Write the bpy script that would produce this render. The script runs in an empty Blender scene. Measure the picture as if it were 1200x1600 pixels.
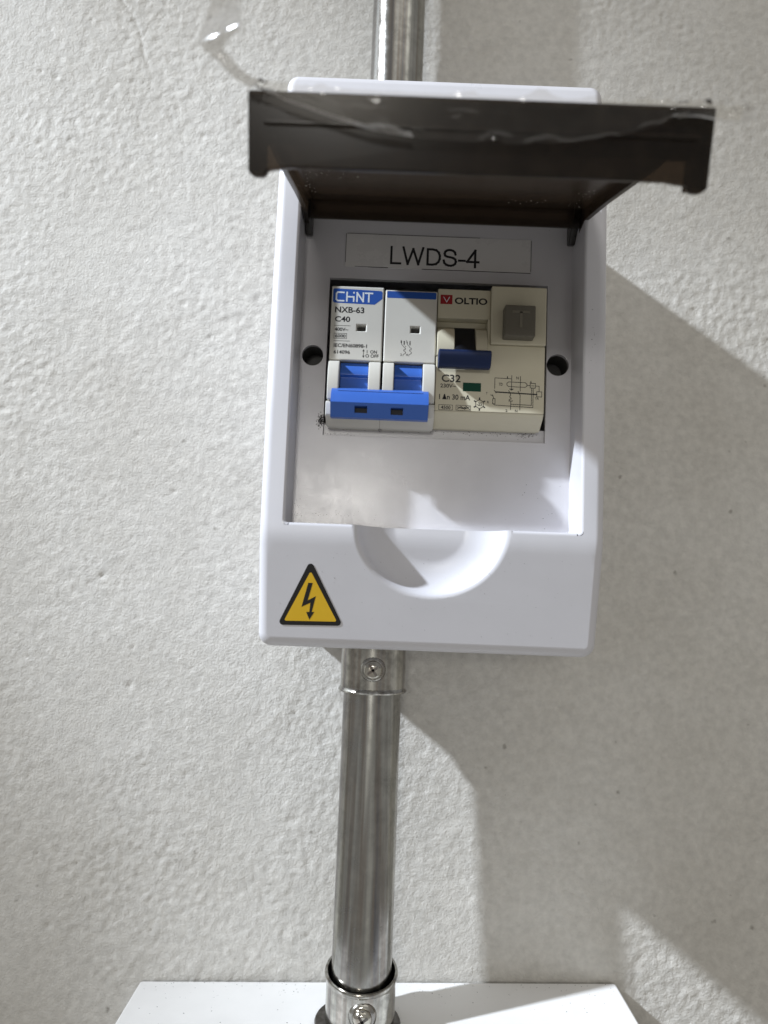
import bpy, bmesh, math, random
import numpy as np
from mathutils import Vector, Matrix
from mathutils.geometry import tessellate_polygon

SC = bpy.context.scene
COL = SC.collection
random.seed(7)
rng = np.random.default_rng(11)
MM = 0.001            # all lengths below are millimetres: x right, h = distance off the wall, z up

# ------------------------------------------------------------------ camera
PITCH, ROLL = math.radians(5.5), math.radians(2.2)
F = Vector((0, math.cos(PITCH), math.sin(PITCH)))
R0 = F.cross(Vector((0, 0, 1))).normalized()
U0 = R0.cross(F)
R = R0 * math.cos(ROLL) + U0 * math.sin(ROLL)
U = -R0 * math.sin(ROLL) + U0 * math.cos(ROLL)
cd = bpy.data.cameras.new('camera')
cam = bpy.data.objects.new('camera', cd)
COL.objects.link(cam)
m = Matrix((R, U, -F)).transposed().to_4x4()
m.translation = Vector((0, -0.345, 0))
cam.matrix_world = m
cd.sensor_fit = 'VERTICAL'
cd.sensor_height = 36
cd.sensor_width = 27
cd.lens = 27
cd.clip_start = 0.005
cd.clip_end = 50
cd.dof.use_dof = True
cd.dof.focus_distance = 0.276
cd.dof.aperture_fstop = 12.5
SC.camera = cam

# ------------------------------------------------------------------ light
W = bpy.data.worlds.new('World')
SC.world = W
W.use_nodes = True
W.node_tree.nodes['Background'].inputs[0].default_value = (1.0, 0.975, 0.925, 1)
W.node_tree.nodes['Background'].inputs[1].default_value = 0.305


def lamp(name, kind, loc, aim, power, color, **kw):
    l = bpy.data.lights.new(name, kind)
    l.energy = power
    l.color = color
    for k, v in kw.items():
        setattr(l, k, v)
    o = bpy.data.objects.new(name, l)
    COL.objects.link(o)
    o.location = loc
    d = Vector(aim) - Vector(loc)
    o.rotation_euler = d.to_track_quat('-Z', 'Y').to_euler()
    o['kind'] = 'helper'
    return o


# the room's lamp: small, high on the left, close to the wall
lamp('room_lamp', 'SPOT', (-3.2, -1.21, 2.43), (0.06, 0.0, 0.0), 1440, (0.825, 0.90, 1.0), shadow_soft_size=0.07, spot_size=math.radians(8.2), spot_blend=1.0)
# added fill lamp overhead, broad and soft, no fixture behind it
lamp('overhead_fill', 'AREA', (0.35, -1.1, 1.9), (0.0, 0.0, 0.0), 6, (1.0, 0.97, 0.91), shape='RECTANGLE', size=2.2, size_y=1.6)
# weak lamp across the room, behind the viewer
lamp('far_lamp', 'AREA', (-0.19, -2.4, 0.22), (0.0, 0.0, 0.05), 6.5, (1.0, 0.97, 0.915), shape='RECTANGLE', size=0.24, size_y=0.24)

vs = SC.view_settings
vs.view_transform = 'Standard'
vs.look = 'None'
vs.gamma = 1
vs.exposure = 0.12
vs.use_curve_mapping = False
SC.cycles.max_bounces = 10
SC.cycles.transparent_max_bounces = 16
SC.cycles.use_denoising = True


# ------------------------------------------------------------------ materials
def newmat(name):
    mt = bpy.data.materials.new(name)
    mt.use_nodes = True
    nt = mt.node_tree
    return mt, nt, nt.nodes['Principled BSDF']


def node(nt, t, **kw):
    n = nt.nodes.new(t)
    for k, v in kw.items():
        setattr(n, k, v)
    return n


def plastic(name, col, rough=0.4, spec=0.5, var=0.05, vscale=60, bump=0.02, bscale=2500, coat=0.0, rvar=0.1):
    mt, nt, p = newmat(name)
    tc = node(nt, 'ShaderNodeTexCoord')
    n1 = node(nt, 'ShaderNodeTexNoise')
    n1.inputs['Scale'].default_value = vscale
    n1.inputs['Detail'].default_value = 6
    n1.inputs['Roughness'].default_value = 0.65
    nt.links.new(tc.outputs['Object'], n1.inputs['Vector'])
    mx = node(nt, 'ShaderNodeMix', data_type='RGBA')
    mx.inputs['A'].default_value = (*[c * (1 - var) for c in col], 1)
    mx.inputs['B'].default_value = (*[min(1, c * (1 + var)) for c in col], 1)
    nt.links.new(n1.outputs['Fac'], mx.inputs['Factor'])
    nt.links.new(mx.outputs['Result'], p.inputs['Base Color'])
    mr = node(nt, 'ShaderNodeMapRange')
    mr.inputs['From Min'].default_value = 0.3
    mr.inputs['From Max'].default_value = 0.7
    mr.inputs['To Min'].default_value = rough - rvar
    mr.inputs['To Max'].default_value = rough + rvar
    nt.links.new(n1.outputs['Fac'], mr.inputs['Value'])
    nt.links.new(mr.outputs['Result'], p.inputs['Roughness'])
    p.inputs['Specular IOR Level'].default_value = spec
    p.inputs['Coat Weight'].default_value = coat
    if bump:
        n2 = node(nt, 'ShaderNodeTexNoise')
        n2.inputs['Scale'].default_value = bscale
        n2.inputs['Detail'].default_value = 2
        nt.links.new(tc.outputs['Object'], n2.inputs['Vector'])
        b = node(nt, 'ShaderNodeBump')
        b.inputs['Strength'].default_value = 1.0
        b.inputs['Distance'].default_value = bump * MM
        nt.links.new(n2.outputs['Fac'], b.inputs['Height'])
        nt.links.new(b.outputs['Normal'], p.inputs['Normal'])
    return mt


def ink(name, col, rough=0.5):
    mt, nt, p = newmat(name)
    p.inputs['Base Color'].default_value = (*col, 1)
    p.inputs['Roughness'].default_value = rough
    p.inputs['Specular IOR Level'].default_value = 0.3
    return mt


def metal(name, col, rough, streak=0.25, blot=0.12):
    mt, nt, p = newmat(name)
    p.inputs['Metallic'].default_value = 1.0
    tc = node(nt, 'ShaderNodeTexCoord')
    mp = node(nt, 'ShaderNodeMapping')
    mp.inputs['Scale'].default_value = (900, 900, 18)
    nt.links.new(tc.outputs['Object'], mp.inputs['Vector'])
    n1 = node(nt, 'ShaderNodeTexNoise')
    n1.inputs['Scale'].default_value = 1.0
    n1.inputs['Detail'].default_value = 4
    nt.links.new(mp.outputs['Vector'], n1.inputs['Vector'])
    n2 = node(nt, 'ShaderNodeTexNoise')
    n2.inputs['Scale'].default_value = 130
    n2.inputs['Detail'].default_value = 7
    n2.inputs['Roughness'].default_value = 0.7
    nt.links.new(tc.outputs['Object'], n2.inputs['Vector'])
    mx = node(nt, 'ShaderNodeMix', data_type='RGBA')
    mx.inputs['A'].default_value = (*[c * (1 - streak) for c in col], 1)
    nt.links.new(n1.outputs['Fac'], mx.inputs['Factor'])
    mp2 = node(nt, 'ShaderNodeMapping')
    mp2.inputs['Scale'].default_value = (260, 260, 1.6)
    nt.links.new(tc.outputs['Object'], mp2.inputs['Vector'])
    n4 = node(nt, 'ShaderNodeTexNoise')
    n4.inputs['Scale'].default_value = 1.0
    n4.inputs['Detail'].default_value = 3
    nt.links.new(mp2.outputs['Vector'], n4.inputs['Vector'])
    r4 = node(nt, 'ShaderNodeValToRGB')  # steel discoloration streaks, also painting dark reflection bands into the colour
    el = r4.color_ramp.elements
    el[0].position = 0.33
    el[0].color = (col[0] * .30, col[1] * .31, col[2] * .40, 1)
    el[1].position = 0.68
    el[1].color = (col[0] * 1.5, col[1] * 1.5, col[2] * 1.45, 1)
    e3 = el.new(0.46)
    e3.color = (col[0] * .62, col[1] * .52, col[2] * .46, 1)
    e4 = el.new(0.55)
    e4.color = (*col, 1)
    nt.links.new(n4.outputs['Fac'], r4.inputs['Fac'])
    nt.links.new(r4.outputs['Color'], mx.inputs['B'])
    mx2 = node(nt, 'ShaderNodeMix', data_type='RGBA', blend_type='MULTIPLY')
    mx2.inputs['Factor'].default_value = 1
    rp = node(nt, 'ShaderNodeMapRange')
    rp.inputs['From Min'].default_value = 0.35
    rp.inputs['From Max'].default_value = 0.6
    rp.inputs['To Min'].default_value = 1 - 2.5 * blot
    rp.inputs['To Max'].default_value = 1
    nt.links.new(n2.outputs['Fac'], rp.inputs['Value'])
    nt.links.new(mx.outputs['Result'], mx2.inputs['A'])
    nt.links.new(rp.outputs['Result'], mx2.inputs['B'])
    nt.links.new(mx2.outputs['Result'], p.inputs['Base Color'])
    rr = node(nt, 'ShaderNodeMapRange')
    rr.inputs['From Min'].default_value = 0.3
    rr.inputs['From Max'].default_value = 0.7
    rr.inputs['To Min'].default_value = rough + 0.12
    rr.inputs['To Max'].default_value = max(0.05, rough - 0.08)
    nt.links.new(n2.outputs['Fac'], rr.inputs['Value'])
    nt.links.new(rr.outputs['Result'], p.inputs['Roughness'])
    b = node(nt, 'ShaderNodeBump')
    b.inputs['Strength'].default_value = 0.15
    b.inputs['Distance'].default_value = 0.03 * MM
    nt.links.new(n1.outputs['Fac'], b.inputs['Height'])
    nt.links.new(b.outputs['Normal'], p.inputs['Normal'])
    return mt


def clear(name, tint, gloss_rough, ior=1.49, haze=0.0, haze_col=(0.8, 0.8, 0.8), dust=0.0):
    """thin see-through plastic: tinted pass-through, fresnel reflection, some surface dust"""
    mt = bpy.data.materials.new(name)
    mt.use_nodes = True
    nt = mt.node_tree
    nt.nodes.clear()
    out = node(nt, 'ShaderNodeOutputMaterial')
    tr = node(nt, 'ShaderNodeBsdfTransparent')
    tr.inputs['Color'].default_value = (*tint, 1)
    gl = node(nt, 'ShaderNodeBsdfGlossy')
    gl.inputs['Roughness'].default_value = gloss_rough
    fr = node(nt, 'ShaderNodeFresnel')
    fr.inputs['IOR'].default_value = ior
    mx = node(nt, 'ShaderNodeMixShader')
    nt.links.new(fr.outputs['Fac'], mx.inputs['Fac'])
    nt.links.new(tr.outputs['BSDF'], mx.inputs[1])
    nt.links.new(gl.outputs['BSDF'], mx.inputs[2])
    last = mx
    if haze or dust:
        d0 = node(nt, 'ShaderNodeBsdfDiffuse')
        d0.inputs['Color'].default_value = (*haze_col, 1)
        tl = node(nt, 'ShaderNodeBsdfTranslucent')
        tl.inputs['Color'].default_value = (*haze_col, 1)
        df = node(nt, 'ShaderNodeMixShader')
        df.inputs['Fac'].default_value = 0.7
        nt.links.new(d0.outputs['BSDF'], df.inputs[1])
        nt.links.new(tl.outputs['BSDF'], df.inputs[2])
        m2 = node(nt, 'ShaderNodeMixShader')
        tc = node(nt, 'ShaderNodeTexCoord')
        nz = node(nt, 'ShaderNodeTexNoise')
        nz.inputs['Scale'].default_value = 220
        nz.inputs['Detail'].default_value = 8
        nz.inputs['Roughness'].default_value = 0.75
        nt.links.new(tc.outputs['Object'], nz.inputs['Vector'])
        mr = node(nt, 'ShaderNodeMapRange')
        mr.inputs['From Min'].default_value = 0.45
        mr.inputs['From Max'].default_value = 0.75
        mr.inputs['To Min'].default_value = haze
        mr.inputs['To Max'].default_value = haze + dust
        nt.links.new(nz.outputs['Fac'], mr.inputs['Value'])
        nt.links.new(mr.outputs['Result'], m2.inputs['Fac'])
        nt.links.new(mx.outputs['Shader'], m2.inputs[1])
        nt.links.new(df.outputs['Shader'], m2.inputs[2])
        last = m2
    nt.links.new(last.outputs['Shader'], out.inputs['Surface'])
    return mt


M_BOX = plastic('white_enclosure_plastic', (0.59, 0.585, 0.615), 0.36, 0.5, 0.05, 45, 0.012, 3000)
M_PANEL = plastic('white_panel_plastic', (0.60, 0.59, 0.615), 0.19, 0.6, 0.06, 45, 0.028, 3600)
M_CAVITY = plastic('shaded_hole_plastic', (0.09, 0.088, 0.085), 0.6)
M_MCB = plastic('warm_white_breaker_plastic', (0.60, 0.585, 0.535), 0.42, 0.4, 0.05, 90, 0.02, 3500)
M_CREAM = plastic('cream_breaker_plastic', (0.58, 0.54, 0.415), 0.42, 0.4, 0.06, 90, 0.02, 3500)
M_BLUE = plastic('blue_toggle_plastic', (0.040, 0.125, 0.47), 0.38, 0.5, 0.06, 80)
M_NAVY = plastic('navy_toggle_plastic', (0.008, 0.019, 0.068), 0.45, 0.25, 0.06, 80)
M_GREY = plastic('grey_button_plastic', (0.125, 0.114, 0.09), 0.5, 0.4, 0.05, 120)
M_GREYT = ink('grey_embossed', (0.18, 0.165, 0.13))
M_LOWBOX = plastic('white_painted_box', (0.80, 0.79, 0.775), 0.45, 0.4, 0.07, 55, 0.02, 1500)
M_BLACK = ink('black_print_and_shade', (0.018, 0.018, 0.02))
M_PEN = ink('pen_ink', (0.03, 0.03, 0.045))
M_LOGOBLUE = ink('blue_print', (0.022, 0.085, 0.36))
M_WHITEINK = ink('pale_print', (0.66, 0.70, 0.74))
M_RED = ink('red_print', (0.30, 0.02, 0.025))
M_GREEN = plastic('green_indicator', (0.005, 0.055, 0.033), 0.65, 0.2)
M_STBLACK = ink('black_sticker_vinyl', (0.012, 0.011, 0.01), 0.6)
M_STYELLOW = plastic('yellow_sticker_vinyl', (0.68, 0.42, 0.018), 0.42, 0.4, 0.05, 150, 0)
M_LABEL = plastic('label_tape', (0.66, 0.645, 0.64), 0.3, 0.5, 0.03, 60, 0)
M_DIRT = ink('dark_grime', (0.035, 0.03, 0.028), 0.9)
M_RESIDUE = ink('pale_residue', (0.55, 0.53, 0.48), 0.9)
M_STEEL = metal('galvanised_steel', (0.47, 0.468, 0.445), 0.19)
M_STEEL2 = metal('plated_steel', (0.58, 0.57, 0.53), 0.19, 0.15, 0.2)
M_SCREW = metal('zinc_screw', (0.6, 0.58, 0.52), 0.16, 0.1, 0.15)
M_NUT = metal('dark_steel', (0.16, 0.15, 0.14), 0.4)
M_SMOKE = clear('smoked_plastic', (0.21, 0.168, 0.13), 0.22, 1.33, 0.06, (0.36, 0.28, 0.205), 0.10)
M_TAPE = clear('clear_tape_film', (0.90, 0.885, 0.855), 0.07, 1.42, 0.012, (0.60, 0.53, 0.44), 0.06)
M_TAPE2 = clear('dusty_tape_film', (0.68, 0.66, 0.63), 0.12, 1.6, 0.34, (0.86, 0.84, 0.80), 0.40)


def wall_material():
    mt, nt, p = newmat('painted_plaster')
    tc = node(nt, 'ShaderNodeTexCoord')
    n1 = node(nt, 'ShaderNodeTexNoise')
    n1.inputs['Scale'].default_value = 9
    n1.inputs['Detail'].default_value = 8
    n1.inputs['Roughness'].default_value = 0.6
    nt.links.new(tc.outputs['Object'], n1.inputs['Vector'])
    cr = node(nt, 'ShaderNodeValToRGB')
    cr.color_ramp.elements[0].position = 0.3
    cr.color_ramp.elements[0].color = (0.50, 0.478, 0.435, 1)
    cr.color_ramp.elements[1].position = 0.7
    cr.color_ramp.elements[1].color = (0.605, 0.59, 0.555, 1)
    nt.links.new(n1.outputs['Fac'], cr.inputs['Fac'])
    # fine brush streaks
    mp = node(nt, 'ShaderNodeMapping')
    mp.inputs['Scale'].default_value = (330, 330, 330)
    nt.links.new(tc.outputs['Object'], mp.inputs['Vector'])
    n3 = node(nt, 'ShaderNodeTexNoise')
    n3.inputs['Scale'].default_value = 1
    n3.inputs['Detail'].default_value = 5
    nt.links.new(mp.outputs['Vector'], n3.inputs['Vector'])
    m3 = node(nt, 'ShaderNodeMapRange')
    m3.inputs['From Min'].default_value = 0.3
    m3.inputs['From Max'].default_value = 0.7
    m3.inputs['To Min'].default_value = 0.90
    m3.inputs['To Max'].default_value = 1.07
    nt.links.new(n3.outputs['Fac'], m3.inputs['Value'])
    mu = node(nt, 'ShaderNodeMix', data_type='RGBA', blend_type='MULTIPLY')
    mu.inputs['Factor'].default_value = 1
    nt.links.new(cr.outputs['Color'], mu.inputs['A'])
    nt.links.new(m3.outputs['Result'], mu.inputs['B'])
    # small grey specks in the paint
    vo = node(nt, 'ShaderNodeTexVoronoi')
    vo.inputs['Scale'].default_value = 120
    nz = node(nt, 'ShaderNodeTexNoise')
    nz.inputs['Scale'].default_value = 500
    nz.inputs['Detail'].default_value = 3
    nt.links.new(tc.outputs['Object'], nz.inputs['Vector'])
    va = node(nt, 'ShaderNodeVectorMath', operation='MULTIPLY_ADD')
    va.inputs[1].default_value = (0.0022, 0.0022, 0.0022)
    nt.links.new(nz.outputs['Color'], va.inputs[0])
    nt.links.new(tc.outputs['Object'], va.inputs[2])
    nt.links.new(va.outputs['Vector'], vo.inputs['Vector'])
    sx = node(nt, 'ShaderNodeSeparateColor')
    nt.links.new(vo.outputs['Color'], sx.inputs['Color'])
    pw = node(nt, 'ShaderNodeMath', operation='POWER')
    pw.inputs[1].default_value = 4.2
    nt.links.new(sx.outputs['Red'], pw.inputs[0])
    rad = node(nt, 'ShaderNodeMath', operation='MULTIPLY')
    rad.inputs[1].default_value = 0.15
    nt.links.new(pw.outputs[0], rad.inputs[0])
    df = node(nt, 'ShaderNodeMath', operation='SUBTRACT')
    nt.links.new(rad.outputs[0], df.inputs[0])
    nt.links.new(vo.outputs['Distance'], df.inputs[1])
    ms = node(nt, 'ShaderNodeMapRange', interpolation_type='SMOOTHSTEP')
    ms.inputs['From Min'].default_value = -0.035
    ms.inputs['From Max'].default_value = 0.11
    ms.inputs['To Max'].default_value = 0.6
    nt.links.new(df.outputs[0], ms.inputs['Value'])
    mx = node(nt, 'ShaderNodeMix', data_type='RGBA')
    nt.links.new(ms.outputs['Result'], mx.inputs['Factor'])
    nt.links.new(mu.outputs['Result'], mx.inputs['A'])
    mx.inputs['B'].default_value = (0.17, 0.155, 0.13, 1)
    nt.links.new(mx.outputs['Result'], p.inputs['Base Color'])
    p.inputs['Roughness'].default_value = 0.62
    p.inputs['Specular IOR Level'].default_value = 0.25
    nb = node(nt, 'ShaderNodeTexNoise')
    nb.inputs['Scale'].default_value = 1000
    nb.inputs['Detail'].default_value = 5
    nb.inputs['Roughness'].default_value = 0.6
    nt.links.new(tc.outputs['Object'], nb.inputs['Vector'])
    b = node(nt, 'ShaderNodeBump')
    b.inputs['Strength'].default_value = 0.9
    b.inputs['Distance'].default_value = 0.50 * MM
    nt.links.new(nb.outputs['Fac'], b.inputs['Height'])
    nt.links.new(b.outputs['Normal'], p.inputs['Normal'])
    return mt


M_WALL = wall_material()

# ------------------------------------------------------------------ builders
ORG = {}


def tag(o, label=None, cat=None, group=None, kind=None):
    if label: o['label'] = label
    if cat: o['category'] = cat
    if group: o['group'] = group
    if kind: o['kind'] = kind
    return o


def thing(name, base, label, cat, group=None):
    o = bpy.data.objects.new(name, None)
    o.empty_display_size = 0.01
    COL.objects.link(o)
    o.location = (base[0] * MM, -base[1] * MM, base[2] * MM)
    ORG[o.name] = base
    return tag(o, label, cat, group)


def link(name, me, parent, org):
    o = bpy.data.objects.new(name, me)
    COL.objects.link(o)
    if parent:
        o.parent = parent
    else:
        o.location = (org[0] * MM, -org[1] * MM, org[2] * MM)
    ORG[o.name] = org
    return o


class MB:
    """collects shapes given in (x, h, z) millimetres"""

    def __init__(s):
        s.v, s.f = [], []

    def add(s, vs, fs):
        k = len(s.v)
        s.v += [tuple(p) for p in vs]
        s.f += [tuple(i + k for i in f) for f in fs]
        return s

    def box(s, x0, x1, h0, h1, z0, z1):
        vs = [(x, h, z) for x in (x0, x1) for h in (h0, h1) for z in (z0, z1)]
        return s.add(vs, [(0, 1, 3, 2), (4, 6, 7, 5), (0, 4, 5, 1), (2, 3, 7, 6), (0, 2, 6, 4), (1, 5, 7, 3)])

    def prism(s, poly, h0, h1, holes=(), back=True):
        """poly in (x, z), swept from h0 to h1"""
        loops = [list(poly)] + [list(q) for q in holes]
        tri = tessellate_polygon([[Vector((x, z, 0)) for x, z in q] for q in loops])
        flat = [p for q in loops for p in q]
        n = len(flat)
        vs = [(x, h1, z) for x, z in flat] + [(x, h0, z) for x, z in flat]
        fs = [tuple(t) for t in tri]
        if back:
            fs += [tuple(i + n for i in reversed(t)) for t in tri]
        k = 0
        for q in loops:
            L = len(q)
            for i in range(L):
                a, b = k + i, k + (i + 1) % L
                fs.append((a, b, b + n, a + n))
            k += L
        return s.add(vs, fs)

    def prism_x(s, prof, x0, x1):
        """prof in (h, z), swept from x0 to x1"""
        tri = tessellate_polygon([[Vector((a, b, 0)) for a, b in prof]])
        n = len(prof)
        vs = [(x0, a, b) for a, b in prof] + [(x1, a, b) for a, b in prof]
        fs = [tuple(t) for t in tri] + [tuple(i + n for i in reversed(t)) for t in tri]
        for i in range(n):
            j = (i + 1) % n
            fs.append((i, j, j + n, i + n))
        return s.add(vs, fs)

    def lathe(s, prof, c, n=48, cap0=False, cap1=False, shear=0.0):
        """prof: (radius, z) pairs round a vertical axis at c=(x,h); shear lowers the front of points flagged with a third value"""
        rows = []
        for q in prof:
            r, z = q[0], q[1]
            t = q[2] if len(q) > 2 else 0
            rows.append([(c[0] + r * math.cos(a), c[1] + r * math.sin(a), z - t * shear * math.sin(a) * r)
                         for a in (2 * math.pi * i / n for i in range(n))])
        vs = [p for r in rows for p in r]
        fs = []
        for k in range(len(rows) - 1):
            for i in range(n):
                j = (i + 1) % n
                fs.append((k * n + i, k * n + j, (k + 1) * n + j, (k + 1) * n + i))
        if cap0: fs.append(tuple(range(n)))
        if cap1: fs.append(tuple((len(rows) - 1) * n + i for i in range(n)))
        return s.add(vs, fs)

    def disc_h(s, prof, c, n=32):
        """prof: (radius, h) pairs round an axis that points off the wall, at c=(x,z); closed at both ends"""
        vs = [(c[0] + r * math.cos(2 * math.pi * i / n), h, c[1] + r * math.sin(2 * math.pi * i / n)) for r, h in prof for i in range(n)]
        fs = []
        for k in range(len(prof) - 1):
            for i in range(n):
                j = (i + 1) % n
                fs.append((k * n + i, k * n + j, (k + 1) * n + j, (k + 1) * n + i))
        fs.append(tuple(range(n)))
        fs.append(tuple((len(prof) - 1) * n + i for i in range(n)))
        return s.add(vs, fs)

    def strokes(s, lines, w, h, t=0.02):
        """flat pen strokes on a plane at h"""
        k = 0
        for pts in lines:
            for a, b in zip(pts[:-1], pts[1:]):
                k += 1
                dx, dz = b[0] - a[0], b[1] - a[1]
                L = math.hypot(dx, dz) or 1e-6
                ux, uz = dx / L * w / 2, dz / L * w / 2
                nx, nz = -uz, ux
                s.prism([(a[0] - ux + nx, a[1] - uz + nz), (a[0] - ux - nx, a[1] - uz - nz),
                         (b[0] + ux - nx, b[1] + uz - nz), (b[0] + ux + nx, b[1] + uz + nz)], h, h + t + 0.003 * (k % 9))
        return s

    def build(s, name, mat, parent=None, bevel=0.0, seg=2, smooth=32, base=None, angle=35, warp=None, cuts=()):
        org = ORG[parent.name] if parent else (base or (0, 0, 0))
        me = bpy.data.meshes.new(name)
        me.from_pydata([((x - org[0]) * MM, -(h - org[1]) * MM, (z - org[2]) * MM) for x, h, z in s.v], [], s.f)
        bm = bmesh.new()
        bm.from_mesh(me)
        bmesh.ops.remove_doubles(bm, verts=bm.verts, dist=1e-7)
        bmesh.ops.recalc_face_normals(bm, faces=bm.faces)
        for zc in cuts:
            bmesh.ops.bisect_plane(bm, geom=bm.verts[:] + bm.edges[:] + bm.faces[:], dist=1e-7, plane_co=(0, 0, (zc - org[2]) * MM), plane_no=(0, 0, 1))
        if warp:
            for v in bm.verts:
                x, h, z = warp(v.co.x / MM + org[0], -v.co.y / MM + org[1], v.co.z / MM + org[2])
                v.co = ((x - org[0]) * MM, -(h - org[1]) * MM, (z - org[2]) * MM)
        if bevel:
            bmesh.ops.dissolve_limit(bm, angle_limit=0.005, verts=bm.verts, edges=bm.edges)
            ed = [e for e in bm.edges if len(e.link_faces) == 2 and e.calc_face_angle(0) > math.radians(angle)]
            bmesh.ops.bevel(bm, geom=ed, offset=bevel * MM, segments=seg, profile=0.5, affect='EDGES', clamp_overlap=True)
        for f in bm.faces:
            f.smooth = True
        # area-weighted normals, so that flat faces stay flat between rounded edges
        bm.normal_update()
        bmesh.ops.dissolve_degenerate(bm, dist=1e-8, edges=bm.edges)
        bm.normal_update()
        cl = math.cos(math.radians(smooth))
        nrm = []
        for f in bm.faces:
            fn = f.normal
            for l in f.loops:
                acc = Vector((0, 0, 0))
                for g in l.vert.link_faces:
                    if g.normal.dot(fn) >= cl:
                        acc += g.normal * g.calc_area()
                nrm.append(acc.normalized() if acc.length > 0 else fn.copy())
        bm.to_mesh(me)
        bm.free()
        me.set_sharp_from_angle(angle=math.radians(smooth))
        if len(nrm) == len(me.loops):
            me.normals_split_custom_set([tuple(q) for q in nrm])
        me.materials.append(mat)
        o = link(name, me, parent, org)
        return o


def text(name, body, x0, x1, z0, z1, h, mat, parent, bold=0.0, t=0.02):
    """lettering fitted to a box on the plane h"""
    cu = bpy.data.curves.new('t', 'FONT')
    cu.body = body
    cu.offset = bold
    cu.resolution_u = 4
    to = bpy.data.objects.new('t', cu)
    COL.objects.link(to)
    dg = bpy.context.evaluated_depsgraph_get()
    me = bpy.data.meshes.new_from_object(to.evaluated_get(dg))
    n = len(me.vertices)
    co = np.empty(n * 3)
    me.vertices.foreach_get('co', co)
    co = co.reshape(-1, 3)
    bpy.data.objects.remove(to)
    bpy.data.curves.remove(cu)
    lo, hi = co.min(0), co.max(0)
    x = x0 + (co[:, 0] - lo[0]) / max(1e-9, hi[0] - lo[0]) * (x1 - x0)
    z = z0 + (co[:, 1] - lo[1]) / max(1e-9, hi[1] - lo[1]) * (z1 - z0)
    org = ORG[parent.name]
    out = np.stack([(x - org[0]) * MM, np.full(n, -(h + t - org[1]) * MM), (z - org[2]) * MM], 1)
    me.vertices.foreach_set('co', out.ravel())
    me.update()
    me.name = name
    me.materials.clear()
    me.materials.append(mat)
    return link(name, me, parent, org)


def rrect(x0, x1, z0, z1, r, n=5):
    pts = []
    for cx, cz, a0 in ((x1 - r, z1 - r, 0), (x0 + r, z1 - r, 90), (x0 + r, z0 + r, 180), (x1 - r, z0 + r, 270)):
        for i in range(n + 1):
            a = math.radians(a0 + 90 * i / n)
            pts.append((cx + r * math.cos(a), cz + r * math.sin(a)))
    return pts


def circle(cx, cz, r, n=28):
    return [(cx + r * math.cos(2 * math.pi * i / n), cz + r * math.sin(2 * math.pi * i / n)) for i in range(n)]


# ------------------------------------------------------------------ wall
def field(nx, nz, step, size, aspect=1.0, ang=0.0):
    """smooth random field with features about `size` mm across, unit spread"""
    a = rng.standard_normal((nz, nx))
    fx = np.fft.fftfreq(nx, step)[None, :]
    fz = np.fft.fftfreq(nz, step)[:, None]
    ca, sa = math.cos(ang), math.sin(ang)
    u, v = fx * ca + fz * sa, (-fx * sa + fz * ca) * aspect
    k = np.sqrt(u * u + v * v) * size
    b = np.fft.ifft2(np.fft.fft2(a) * np.exp(-(k ** 2) * 2.2)).real
    return b / b.std()


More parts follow.
